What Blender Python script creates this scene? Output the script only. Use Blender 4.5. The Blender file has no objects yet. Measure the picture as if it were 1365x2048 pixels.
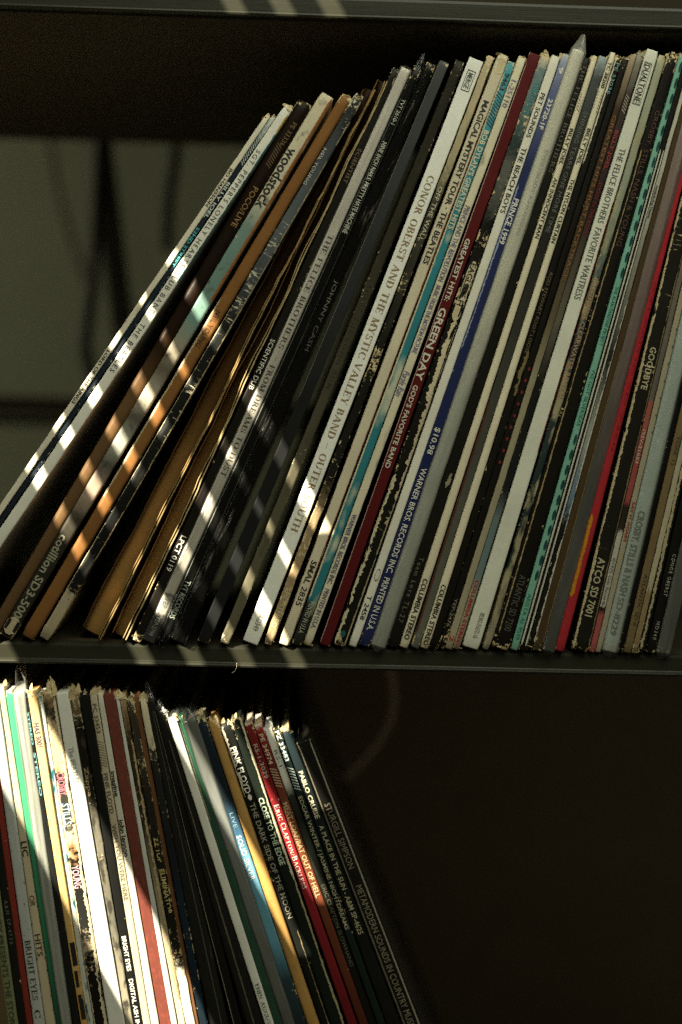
import bpy, math, random
from mathutils import Vector, Matrix, noise
C = bpy.context.scene
COL = C.collection
rnd = random.Random(7)

# ------------------------------------------------------------------ camera
D, FPX, W, H = 0.9, 3582.0, 1365.0, 2048.0
YAW, PITCH, ROLL = math.radians(2.0), math.radians(2.14), math.radians(1.43)
CAMZ = 0.1026
cam = bpy.data.objects.new('camera', bpy.data.cameras.new('camera'))
COL.objects.link(cam)
fwd = Vector((math.sin(YAW) * math.cos(PITCH), math.cos(YAW) * math.cos(PITCH), -math.sin(PITCH)))
rgt = Vector((math.cos(YAW), -math.sin(YAW), 0))
upv = rgt.cross(fwd)
r2 = rgt * math.cos(ROLL) + upv * math.sin(ROLL)
u2 = upv * math.cos(ROLL) - rgt * math.sin(ROLL)
CP = Vector((-D * math.tan(YAW), -D, CAMZ))
cam.matrix_world = Matrix(((r2.x, u2.x, -fwd.x, CP.x), (r2.y, u2.y, -fwd.y, CP.y), (r2.z, u2.z, -fwd.z, CP.z), (0, 0, 0, 1)))
cam.data.sensor_fit = 'VERTICAL'; cam.data.sensor_height = 36; cam.data.lens = FPX / H * 36
cam.data.clip_start = 0.02; cam.data.clip_end = 50
cam.data.dof.use_dof = True; cam.data.dof.focus_distance = 0.902; cam.data.dof.aperture_fstop = 2.8
C.camera = cam

def px(x, y, Y=0.0):                      # a point seen in the photo, on the plane at depth Y
    d = fwd + r2 * ((x - W / 2) / FPX) - u2 * ((y - H / 2) / FPX)
    return CP + d * ((Y - CP.y) / d.y)

# ------------------------------------------------------------------ world, lamps, exposure
w = bpy.data.worlds.new('World'); C.world = w; w.use_nodes = True
bg = w.node_tree.nodes['Background']; bg.inputs[0].default_value = (1.0, 0.90, 0.60, 1); bg.inputs[1].default_value = 0.075
C.view_settings.view_transform = 'Standard'; C.view_settings.look = 'None'; C.view_settings.exposure = 0; C.view_settings.gamma = 1
C.render.engine = 'CYCLES'; C.cycles.use_denoising = False
C.cycles.max_bounces = 6; C.cycles.transparent_max_bounces = 12; C.cycles.sample_clamp_indirect = 4
C.cycles.caustics_reflective = False; C.cycles.caustics_refractive = False

def lamp(name, kind, loc, aim, energy, col, **kw):
    l = bpy.data.lights.new(name, kind); l.energy = energy; l.color = col
    for k, v in kw.items(): setattr(l, k, v)
    o = bpy.data.objects.new(name, l); COL.objects.link(o)
    o.location = loc; o.rotation_euler = (Vector(aim) - Vector(loc)).to_track_quat('-Z', 'Y').to_euler()
    return o
SD = Vector((0.58, 0.62, -0.53)).normalized()
SUNP = Vector((-0.05, 0, 0.0)) - SD * 5.0
lamp('low_sun_lamp', 'SPOT', SUNP, (-0.05, 0, 0.0), 6000, (1.0, 0.91, 0.69), shadow_soft_size=0.007, spot_size=math.radians(11), spot_blend=0.1)
lamp('window_lamp', 'AREA', (0.14, -0.52, 0.80), (0.06, 0.05, 0.16), 5.2, (0.97, 1.0, 0.77), shape='RECTANGLE', size=0.7, size_y=0.45)
lamp('side_glint_lamp', 'AREA', (-0.95, -0.75, 0.30), (0.0, 0.0, 0.05), 0.6, (0.98, 1.0, 0.78), shape='RECTANGLE', size=0.16, size_y=0.5)  # added side lamp for long glints on the sleeves and a little fill
lamp('room_lamp', 'AREA', (-1.3, 0.42, 0.5), (-0.1, 0.72, 0.2), 3.3, (1.0, 0.99, 0.74), shape='RECTANGLE', size=0.3, size_y=0.5)

# ------------------------------------------------------------------ helpers
def link(name, verts, faces, mat, parent=None, smooth=True, sp=None, flat_from=None):
    me = bpy.data.meshes.new(name); me.from_pydata([tuple(v) for v in verts], [], faces)
    if mat: me.materials.append(mat)
    if smooth:
        n = len(faces)
        me.polygons.foreach_set('use_smooth', [True if flat_from is None or i < flat_from else False for i in range(n)])
    if sp:
        at = me.attributes.new('sp', 'FLOAT_VECTOR', 'POINT'); at.data.foreach_set('vector', [c for v in sp for c in v])
    me.update()
    o = bpy.data.objects.new(name, me); COL.objects.link(o)
    if parent: o.parent = parent
    return o
def tag(o, label=None, cat=None, group=None, kind=None):
    if label: o['label'] = label
    if cat: o['category'] = cat
    if group: o['group'] = group
    if kind: o['kind'] = kind
    return o
def empty(name, loc, label, cat, group=None):
    o = bpy.data.objects.new(name, None); COL.objects.link(o); o.location = loc; o.empty_display_size = 0.02
    return tag(o, label, cat, group)

class N:                                  # small node helper
    def __init__(s, name):
        s.m = bpy.data.materials.new(name); s.m.use_nodes = True; s.t = s.m.node_tree
        s.b = s.t.nodes['Principled BSDF']
    def n(s, t, **kw):
        x = s.t.nodes.new(t)
        for k, v in kw.items(): setattr(x, k, v)
        return x
    def put(s, sock, v):
        if isinstance(v, bpy.types.NodeSocket): s.t.links.new(v, sock)
        else: sock.default_value = v
    def math(s, op, a, b=0.0, clamp=False):
        x = s.n('ShaderNodeMath', operation=op, use_clamp=clamp); s.put(x.inputs[0], a); s.put(x.inputs[1], b); return x.outputs[0]
    def mix(s, f, a, b, mode='MIX'):
        x = s.n('ShaderNodeMix', data_type='RGBA', blend_type=mode)
        s.put(x.inputs[0], f)
        for i, c in ((6, a), (7, b)):
            s.put(x.inputs[i], c if isinstance(c, bpy.types.NodeSocket) else (*c[:3], 1))
        return x.outputs[2]
    def noise(s, vec, scale, detail=3, rough=0.55):
        x = s.n('ShaderNodeTexNoise'); x.inputs['Scale'].default_value = scale; x.inputs['Detail'].default_value = detail
        x.inputs['Roughness'].default_value = rough
        if vec is not None: s.put(x.inputs['Vector'], vec)
        return x.outputs[0]
    def bump(s, h, strength, dist):
        x = s.n('ShaderNodeBump'); x.inputs['Strength'].default_value = strength; x.inputs['Distance'].default_value = dist
        s.put(x.inputs['Height'], h); s.put(s.b.inputs['Normal'], x.outputs[0])

CREAM = (0.62, 0.50, 0.29)
def ink_depth(c):                         # deepens dark colours and mutes hues a little, for film-like contrast
    l = 0.3 * c[0] + 0.6 * c[1] + 0.1 * c[2]; k = 0.30 + 0.70 * min(1.0, l / 0.24)
    return tuple((x * 0.88 + l * 0.12) * k for x in c)
def mat_jacket(name, col, bands=None, patch=None, wear=0.2, wearcol=CREAM, crack=0.0, rough=0.42, seed=0.0, ln=0.315, side=None, grime=0.25, spec=0.12):
    q = N(name)
    a = q.n('ShaderNodeAttribute', attribute_name='sp'); sx = q.n('ShaderNodeSeparateXYZ'); q.put(sx.inputs[0], a.outputs['Vector'])
    u, s, dep = sx.outputs
    def cv(k):
        c = q.n('ShaderNodeCombineXYZ'); q.put(c.inputs[0], q.math('MULTIPLY', u, k)); q.put(c.inputs[1], s); c.inputs[2].default_value = seed; return c.outputs[0]
    v6 = cv(0.006)
    n1 = q.noise(v6, 420, 5, 0.65); n2 = q.noise(v6, 45, 3); 
    base = col = ink_depth(col)
    if bands:
        bands = [(p, ink_depth(c)) for p, c in bands]
        r = q.n('ShaderNodeValToRGB'); e = r.color_ramp.elements
        e[0].position = max(0, bands[0][0]); e[0].color = (*bands[0][1], 1)
        for i, (p, c) in enumerate(bands[1:]):
            x = e[1] if i == 0 else e.new(min(1, p)); x.position = min(1, max(0, p)); x.color = (*c, 1)
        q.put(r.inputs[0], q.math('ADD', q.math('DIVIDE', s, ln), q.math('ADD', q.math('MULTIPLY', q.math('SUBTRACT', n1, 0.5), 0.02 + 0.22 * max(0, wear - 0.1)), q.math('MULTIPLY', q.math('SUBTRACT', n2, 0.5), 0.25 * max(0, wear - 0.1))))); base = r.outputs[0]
    if patch:
        pc, sc, th, sh = patch
        n5 = q.noise(cv(0.012), sc, 3, 0.5)
        base = q.mix(q.math('MULTIPLY', q.math('SUBTRACT', n5, th), sh, True), base, pc)
    gr = q.math('ADD', 1.0 - grime, q.math('MULTIPLY', q.math('ADD', n2, q.math('MULTIPLY', n1, 0.5)), grime * 1.33))
    g = q.n('ShaderNodeCombineXYZ')
    for i in range(3): q.put(g.inputs[i], gr)
    base = q.mix(1.0, base, g.outputs[0], 'MULTIPLY')
    if side: base = q.mix(q.math('MULTIPLY', q.math('SUBTRACT', dep, 0.0022), 900, True), base, side)
    edge = q.math('MULTIPLY', q.math('ABSOLUTE', q.math('SUBTRACT', u, 0.5)), 2.0)
    e3 = q.math('POWER', edge, 4.0)
    endb = q.math('MAXIMUM', q.math('SUBTRACT', 1.0, q.math('DIVIDE', s, 0.012)), q.math('SUBTRACT', 1.0, q.math('DIVIDE', q.math('SUBTRACT', ln, s), 0.012)))
    endb = q.math('MAXIMUM', endb, 0.0)
    val = q.math('ADD', q.math('MULTIPLY', e3, 0.55), q.math('MULTIPLY', q.math('SUBTRACT', n1, 0.5), 3.3))
    val = q.math('ADD', val, q.math('MULTIPLY', q.math('SUBTRACT', n2, 0.5), 2.6))
    val = q.math('ADD', val, q.math('MULTIPLY', endb, 0.75))
    m = q.math('MULTIPLY', q.math('SUBTRACT', val, 1.12 - wear), 9.0, True)
    if crack > 0:
        n3 = q.noise(cv(0.0011), 900, 2, 0.5)
        ck = q.math('ADD', q.math('SUBTRACT', n3, 0.5), q.math('MULTIPLY', q.math('SUBTRACT', n2, 0.5), 0.9))
        m = q.math('MAXIMUM', m, q.math('MULTIPLY', q.math('SUBTRACT', ck, 0.34 - crack * 0.3), 14.0, True))
    m = q.math('MULTIPLY', m, q.math('LESS_THAN', dep, 0.006))
    wc = q.mix(n1, tuple(c * 0.75 for c in wearcol), tuple(min(1, c * 1.2) for c in wearcol))
    q.put(q.b.inputs['Base Color'], q.mix(m, base, wc))
    q.put(q.b.inputs['Roughness'], q.math('ADD', rough - 0.08, q.math('ADD', q.math('MULTIPLY', m, 0.35), q.math('MULTIPLY', n2, 0.16))))
    q.b.inputs['Specular IOR Level'].default_value = spec
    q.bump(q.math('ADD', q.math('MULTIPLY', m, -0.6), q.math('ADD', q.math('MULTIPLY', n1, 0.35), q.math('MULTIPLY', n2, 0.6))), 0.35, 0.0006)
    return q.m

_pm = {}
def mat_print(col, rough=0.5):
    k = tuple(round(c, 3) for c in col)
    if k not in _pm:
        q = N('print_ink'); v = q.n('ShaderNodeTexCoord').outputs['Object']
        n1 = q.noise(v, 900, 3); q.put(q.b.inputs['Base Color'], q.mix(q.math('MULTIPLY', q.math('SUBTRACT', n1, 0.5), 1.6, True), col, tuple(c * 0.6 + 0.02 for c in col)))
        q.b.inputs['Roughness'].default_value = rough; q.b.inputs['Specular IOR Level'].default_value = 0.3
        _pm[k] = q.m
    return _pm[k]
_cm = {}
def mat_card(col):
    k = tuple(round(c, 3) for c in col)
    if k not in _cm:
        q = N('torn_card'); v = q.n('ShaderNodeTexCoord').outputs['Object']
        n1 = q.noise(v, 500, 4, 0.7); n2 = q.noise(v, 90, 3)
        q.put(q.b.inputs['Base Color'], q.mix(n1, q.mix(n2, tuple(c * 0.35 for c in col), col), tuple(min(.9, c * 1.15) for c in col)))
        q.b.inputs['Roughness'].default_value = 0.85; q.b.inputs['Specular IOR Level'].default_value = 0.15
        q.bump(n1, 0.6, 0.0006); _cm[k] = q.m
    return _cm[k]
def mat_plastic(milky, seed, tint=(0.8, 0.82, 0.76), wrinkle=1.0):
    q = N('clear_plastic'); t = q.t; out = t.nodes['Material Output']
    a = q.n('ShaderNodeAttribute', attribute_name='sp'); sx = q.n('ShaderNodeSeparateXYZ'); q.put(sx.inputs[0], a.outputs['Vector'])
    c = q.n('ShaderNodeCombineXYZ'); q.put(c.inputs[0], q.math('MULTIPLY', sx.outputs[0], 0.007)); q.put(c.inputs[1], q.math('MULTIPLY', sx.outputs[1], 0.12)); c.inputs[2].default_value = seed
    n1 = q.noise(c.outputs[0], 260, 4, 0.6); n2 = q.noise(c.outputs[0], 900, 3)
    tr = q.n('ShaderNodeBsdfTransparent'); tr.inputs[0].default_value = (0.985, 0.985, 0.975, 1)
    b = q.b; b.inputs['Base Color'].default_value = (*tint, 1); b.inputs['Roughness'].default_value = 0.14
    gl = q.n('ShaderNodeBsdfGlossy'); gl.inputs['Color'].default_value = (1, 1, 1, 1); gl.inputs['Roughness'].default_value = 0.2
    bp = q.n('ShaderNodeBump'); bp.inputs['Strength'].default_value = 0.8 * wrinkle; bp.inputs['Distance'].default_value = 0.0008
    q.put(bp.inputs['Height'], n1); q.put(gl.inputs['Normal'], bp.outputs[0]); q.put(b.inputs['Normal'], bp.outputs[0])
    m1 = q.n('ShaderNodeMixShader'); q.put(m1.inputs[0], q.math('ADD', milky * 0.75, q.math('MULTIPLY', q.math('SUBTRACT', n1, 0.5), 1.1 * milky), True)); q.put(m1.inputs[1], tr.outputs[0]); q.put(m1.inputs[2], b.outputs[0])
    fr = q.n('ShaderNodeFresnel'); fr.inputs[0].default_value = 1.4
    m2 = q.n('ShaderNodeMixShader'); q.put(m2.inputs[0], q.math('ADD', q.math('MULTIPLY', fr.outputs[0], 0.55), q.math('MULTIPLY', q.math('SUBTRACT', n1, 0.63), 2.0 * wrinkle, True), True))
    q.put(m2.inputs[1], m1.outputs[0]); q.put(m2.inputs[2], gl.outputs[0]); q.put(out.inputs[0], m2.outputs[0])
    return q.m
def mat_simple(name, col, rough=0.6, scale=40, var=0.3, metal=0.0, bump=0.2, spec=0.4, stretch=None):
    q = N(name); tc = q.n('ShaderNodeTexCoord').outputs['Object']
    if stretch:
        mp = q.n('ShaderNodeMapping'); q.put(mp.inputs[0], tc); mp.inputs['Scale'].default_value = stretch; tc = mp.outputs[0]
    n1 = q.noise(tc, scale, 5, 0.6); n2 = q.noise(tc, scale * 9, 3)
    f = q.math('ADD', q.math('MULTIPLY', n1, 0.7), q.math('MULTIPLY', n2, 0.3))
    q.put(q.b.inputs['Base Color'], q.mix(f, tuple(c * (1 - var) for c in col), tuple(c * (1 + var) for c in col)))
    q.put(q.b.inputs['Roughness'], q.math('ADD', rough - 0.1, q.math('MULTIPLY', n1, 0.2))); q.b.inputs['Metallic'].default_value = metal
    q.b.inputs['Specular IOR Level'].default_value = spec; q.bump(f, bump, 0.001); return q.m

def box(bx, x0, x1, y0, y1, z0, z1):
    v, f = bx; i = len(v)
    v += [(x0, y0, z0), (x1, y0, z0), (x1, y1, z0), (x0, y1, z0), (x0, y0, z1), (x1, y0, z1), (x1, y1, z1), (x0, y1, z1)]
    f += [(i, i + 3, i + 2, i + 1), (i + 4, i + 5, i + 6, i + 7), (i, i + 1, i + 5, i + 4), (i + 1, i + 2, i + 6, i + 5), (i + 2, i + 3, i + 7, i + 6), (i + 3, i, i + 4, i + 7)]
def tube(pts, r, seg=10):
    v, f = [], []
    for i, p in enumerate(pts):
        t = (pts[min(i + 1, len(pts) - 1)] - pts[max(i - 1, 0)]).normalized()
        a = t.cross(Vector((0, 1, 0.01))).normalized(); b = t.cross(a)
        for k in range(seg):
            an = 2 * math.pi * k / seg; v.append(p + (a * math.cos(an) + b * math.sin(an)) * r)
    for i in range(len(pts) - 1):
        for k in range(seg):
            k2 = (k + 1) % seg; f.append((i * seg + k, i * seg + k2, (i + 1) * seg + k2, (i + 1) * seg + k))
    f.append(tuple(range(seg - 1, -1, -1))); f.append(tuple((len(pts) - 1) * seg + k for k in range(seg)))
    return v, f
def spline(pts, n=10):
    out = []
    for i in range(len(pts) - 1):
        p0, p1, p2, p3 = pts[max(i - 1, 0)], pts[i], pts[i + 1], pts[min(i + 2, len(pts) - 1)]
        for k in range(n):
            t = k / n
            out.append(0.5 * ((2 * p1) + (p2 - p0) * t + (2 * p0 - 5 * p1 + 4 * p2 - p3) * t * t + (3 * p1 - p0 - 3 * p2 + p3) * t ** 3))
    out.append(pts[-1]); return out

# ------------------------------------------------------------------ the setting: wall, shelving, cables
ZS, ZL = 0.327, 0.336
m_wall = mat_simple('painted_wall', (0.30, 0.31, 0.22), 0.8, 3, 0.12, 0, 0.15)
b = ([], []); box(b, -1.6, 1.6, 0.80, 0.9, -1.0, 1.4)
tag(link('wall', b[0], b[1], m_wall, smooth=False), kind='structure')
m_metal = mat_simple('dark_metal', (0.022, 0.022, 0.014), 0.36, 30, 0.35, 0.0, 0.15, 0.25, (0.25, 6, 6))
m_dark = mat_simple('dark_board', (0.050, 0.041, 0.026), 0.8, 25, 0.3, 0, 0.2, 0.1)
m_back = mat_simple('shade_panel_board', (0.30, 0.255, 0.17), 0.85, 18, 0.25, 0, 0.2, 0.1)  # surface of the added sheet closing the lower bay
shelf = empty('shelving_unit', (0, 0, -ZL), 'dark metal shelving unit with thin front lips, holding two rows of records', 'shelf')
def add(name, bx, mat, parent):
    o = link(name, bx[0], bx[1], mat, parent, smooth=False); o.matrix_parent_inverse = shelf_inv(parent); return o
def shelf_inv(p):
    m = Matrix.Translation(p.location) if p.parent is None else Matrix.Translation(p.parent.location)
    return m.inverted()
for k in (-1, 0, 1):
    z = ZS * k if k >= 0 else -ZL
    b = ([], []); box(b, -0.75, 0.75, 0.010, 0.395, z - 0.012, z)
    bd = add('shelf_board', b, m_dark, shelf)
    # folded sheet-metal lip with a rolled hem along its lower edge
    prof = [(0.0088, 0.0002), (0.0066, 0.0002), (0.0052, -0.0006), (0.0048, -0.002), (0.0048, -0.0085), (0.0044, -0.0090), (0.0036, -0.0094), (0.0033, -0.0102), (0.0038, -0.0110), (0.0052, -0.0113), (0.0088, -0.0110)]
    v, f = [], []; xs = [-0.75 + 1.5 * i / 60 for i in range(61)]
    for x in xs:
        for (yy, zz) in prof: v.append((x, yy + 0.0003 * noise.noise(Vector((x * 9, k, 3))), z + zz + 0.0002 * noise.noise(Vector((x * 14, k, 0)))))
    n = len(prof)
    for i in range(len(xs) - 1):
        for j in range(n - 1): f.append((i * n + j, i * n + j + 1, (i + 1) * n + j + 1, (i + 1) * n + j))
    f.append(tuple(range(n))); f.append(tuple((len(xs) - 1) * n + j for j in range(n - 1, -1, -1)))
    o = link('front_lip', v, f, m_metal, shelf, smooth=False); o.matrix_parent_inverse = shelf_inv(shelf)
for z0, z1 in ((-ZL + 0.002, -0.014), (ZS + 0.002, 2 * ZS)):
    b = ([], []); box(b, -0.75, 0.75, 0.397, 0.405, z0, z1); add('shade_panel', b, m_back if z0 < 0 else m_dark, shelf)  # added sheets standing in for the shade behind the upper and lower bays
for sx in (-1, 1):
    for y in (0.02, 0.36):
        b = ([], []); box(b, sx * 0.768 - 0.016, sx * 0.768 + 0.016, y, y + 0.03, -ZS - 0.35, 2 * ZS); add('upright_post', b, m_metal, shelf)
p0 = px(100, 822, 0.62)
b = ([], []); box(b, -0.75, 0.75, 0.60, 0.63, p0.z - 0.004, p0.z + 0.0115); box(b, -0.75, 0.75, 0.615, 0.635, p0.z - 0.013, p0.z - 0.0055)
rail = tag(link('wall_rail', b[0], b[1], m_dark, smooth=False), 'dark horizontal rail on the wall behind the leaning records', 'rail')
m_cable = mat_simple('black_cable', (0.035, 0.031, 0.022), 0.5, 60, 0.2, 0, 0.1, 0.3)
m_cord = mat_simple('brown_cord', (0.75, 0.6, 0.48), 0.6, 60, 0.2, 0, 0.1, 0.3)
def cable(pts, r, label, mat, Y, cat='cable'):
    v, f = tube(spline([px(x, y, Y) for x, y in pts]), r)
    return tag(link('cable', v, f, mat), label, cat)
cable([(203, 235), (196, 330), (190, 470), (186, 560), (176, 640), (172, 700), (190, 770)], 0.0055, 'thin dark cable sagging in a bow left of the thicker strap', m_cable, 0.55)
cable([(196, 235), (206, 320), (218, 420), (230, 520), (246, 640), (262, 760)], 0.0095, 'thick dark cable slanting down behind the leaning records', m_cable, 0.56)
cable([(356, 235), (350, 320), (338, 400), (334, 500)], 0.0052, 'short dark cable nearest the tops of the leaning records', m_cable, 0.55)
cable([(92, 240), (110, 360), (135, 460), (168, 560), (186, 640)], 0.004, 'faint brown cord slanting down the wall, far left', mat_simple('faint_cord', (0.17, 0.155, 0.11), 0.7, 60, 0.2), 0.70, 'cord')
cable([(770, 1300), (786, 1380), (778, 1440), (750, 1490), (700, 1545), (650, 1590)], 0.0032, 'brown cord curving in the dark bay under the shelf', m_cord, 0.33, 'cord')

# ------------------------------------------------------------------ lettering: flat print made as thin meshes
def serif_glyphs():
    TK, TN = 0.155, 0.055
    G = {}
    class P:
        def __init__(s): s.v = []; s.f = []; s.l = 0
        def quad(s, pts):
            i = len(s.v); s.v += [(x, y, s.l) for x, y in pts]; s.f.append((i, i + 1, i + 2, i + 3)); s.l += 1
        def rect(s, x0, x1, y0, y1): s.quad([(x0, y0), (x1, y0), (x1, y1), (x0, y1)])
        def V(s, x, w=TK, y0=0, y1=1, sr=3):
            s.rect(x - w / 2, x + w / 2, y0, y1)
            if sr & 1: s.rect(x - w / 2 - .09, x + w / 2 + .09, y0, y0 + .05)
            if sr & 2: s.rect(x - w / 2 - .09, x + w / 2 + .09, y1 - .05, y1)
        def Hh(s, y, x0, x1, w=TN): s.rect(x0, x1, y - w / 2, y + w / 2)
        def Dg(s, x0, y0, x1, y1, w): s.quad([(x0 - w / 2, y0), (x0 + w / 2, y0), (x1 + w / 2, y1), (x1 - w / 2, y1)])
        def A(s, cx, cy, rx, ry, a0, a1, tk=TK, tn=TN, n=14):
            i = len(s.v)
            for k in range(n + 1):
                a = math.radians(a0 + (a1 - a0) * k / n); t = tn + (tk - tn) * abs(math.cos(a)); ca, sa = math.cos(a), math.sin(a)
                s.v.append((cx + rx * ca, cy + ry * sa, s.l)); s.v.append((cx + (rx - t) * ca, cy + (ry - tn) * sa, s.l))
            for k in range(n): s.f.append((i + 2 * k, i + 2 * k + 1, i + 2 * k + 3, i + 2 * k + 2))
            s.l += 1
    def g(ch, wd):
        p = P(); G[ch] = (p, wd); return p
    p = g('A', .78); p.Dg(.06, 0, .39, 1, TN + .02); p.Dg(.72, 0, .39, 1, TK); p.Hh(.33, .17, .6); p.rect(-.03, .17, 0, .05); p.rect(.58, .83, 0, .05)
    p = g('B', .68); p.V(.14); p.A(.3, .745, .28, .255, -90, 90); p.A(.32, .265, .32, .265, -90, 90); [p.Hh(y, .14, .34) for y in (.973, .5, .027)]
    p = g('C', .74); p.A(.44, .5, .4, .5, 42, 318, n=20); p.rect(.68, .73, .68, .98); p.rect(.68, .73, .02, .28)
    p = g('D', .8); p.V(.14); p.A(.34, .5, .42, .5, -90, 90, n=18); [p.Hh(y, .14, .36) for y in (.973, .027)]
    p = g('E', .66); p.V(.14); [p.Hh(y, .14, x) for y, x in ((.973, .6), (.5, .46), (.027, .63))]; p.rect(.55, .6, .78, 1); p.rect(.58, .63, 0, .24); p.rect(.42, .46, .4, .6)
    p = g('F', .62); p.V(.14); [p.Hh(y, .14, x) for y, x in ((.973, .6), (.5, .46))]; p.rect(.55, .6, .76, 1)
    p = g('G', .8); p.A(.44, .5, .4, .5, 42, 318, n=20); p.V(.68, .13, 0, .42, 2); p.rect(.68, .73, .68, .98)
    p = g('H', .82); p.V(.14); p.V(.68); p.Hh(.5, .14, .68)
    p = g('I', .36); p.V(.16)
    p = g('K', .78); p.V(.14); p.Dg(.2, .42, .62, 1, TN + .02); p.Dg(.68, 0, .32, .58, TK); p.rect(.52, .74, .95, 1); p.rect(.54, .8, 0, .05)
    p = g('L', .62); p.V(.14); p.Hh(.027, .14, .58); p.rect(.54, .59, 0, .28)
    p = g('M', .95); p.V(.12, TN); p.V(.82); p.Dg(.46, 0, .14, 1, TK); p.Dg(.46, 0, .8, 1, TN)
    p = g('N', .82); p.V(.12, TN, 0, 1); p.V(.7, TN, 0, 1, 2); p.Dg(.68, 0, .14, 1, TK)
    p = g('O', .84); p.A(.42, .5, .4, .5, 0, 360, n=26)
    p = g('P', .64); p.V(.14); p.A(.3, .73, .3, .27, -90, 90); [p.Hh(y, .14, .32) for y in (.973, .487)]
    p = g('R', .76); p.V(.14); p.A(.3, .74, .28, .26, -90, 90); [p.Hh(y, .14, .32) for y in (.973, .507)]; p.Dg(.66, 0, .36, .5, TK); p.rect(.56, .78, 0, .05)
    p = g('S', .6); p.A(.3, .74, .25, .26, 30, 270, .1, .07); p.A(.3, .26, .27, .26, 90, -150, .12, .07); p.rect(.48, .53, .72, .98); p.rect(.04, .09, .02, .28)
    p = g('T', .7); p.V(.35, sr=1); p.Hh(.973, .02, .68); p.rect(.02, .07, .76, 1); p.rect(.63, .68, .76, 1)
    p = g('U', .82); p.V(.14, TK, .35, 1, 2); p.V(.7, TN, .35, 1, 2); p.A(.4, .37, .33, .37, 180, 360, .15)
    p = g('V', .78); p.Dg(.4, 0, .08, 1, TK); p.Dg(.4, 0, .7, 1, TN); p.rect(-.05, .22, .95, 1); p.rect(.6, .82, .95, 1)
    p = g('Y', .76); p.V(.38, TK, 0, .48, 1); p.Dg(.38, .44, .08, 1, TK); p.Dg(.38, .44, .68, 1, TN); p.rect(-.04, .22, .95, 1); p.rect(.58, .8, .95, 1)
    p = g('/', .4); p.Dg(.04, 0, .34, 1, TN + .02)
    p = g('-', .7); p.Hh(.45, .04, .64)
    g(' ', .34)
    return G
SERIF = serif_glyphs()
def serif_text(s, small=False):
    v, f, x, l = [], [], 0.0, 0
    start = True
    for ch in s:
        sc = 0.78 if (small and not start) else 1.0
        start = ch in ' /'
        p, wd = SERIF[ch]; i = len(v)
        v += [(x + a * sc, b_ * sc, c + l) for a, b_, c in p.v]; f += [tuple(i + k for k in q) for q in p.f]; x += (wd + 0.10) * sc; l += 0
    return v, f
_tc = {}
def prepare_text(specs):
    obs = []
    for s, st in specs:
        if (s, st) in _tc or 's' in st: continue
        _tc[(s, st)] = None
        c = bpy.data.curves.new('spine_text', 'FONT'); c.body = s; c.size = 1; c.resolution_u = 2; c.fill_mode = 'FRONT'
        if 'b' in st: c.offset = 0.022
        elif 'h' in st: c.offset = 0.010
        if 'w' in st: c.space_character = 1.35
        if 'i' in st: c.shear = 0.2
        o = bpy.data.objects.new('spine_text', c); COL.objects.link(o); obs.append(((s, st), o))
    bpy.context.view_layer.update(); dg = bpy.context.evaluated_depsgraph_get()
    for k, o in obs:
        me = o.evaluated_get(dg).to_mesh()
        _tc[k] = ([(p.co.x / 0.73, p.co.y / 0.73, 0) for p in me.vertices], [tuple(p.vertices) for p in me.polygons])
        o.evaluated_get(dg).to_mesh_clear()
    for k, o in obs:
        c = o.data; bpy.data.objects.remove(o); bpy.data.curves.remove(c)

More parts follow.
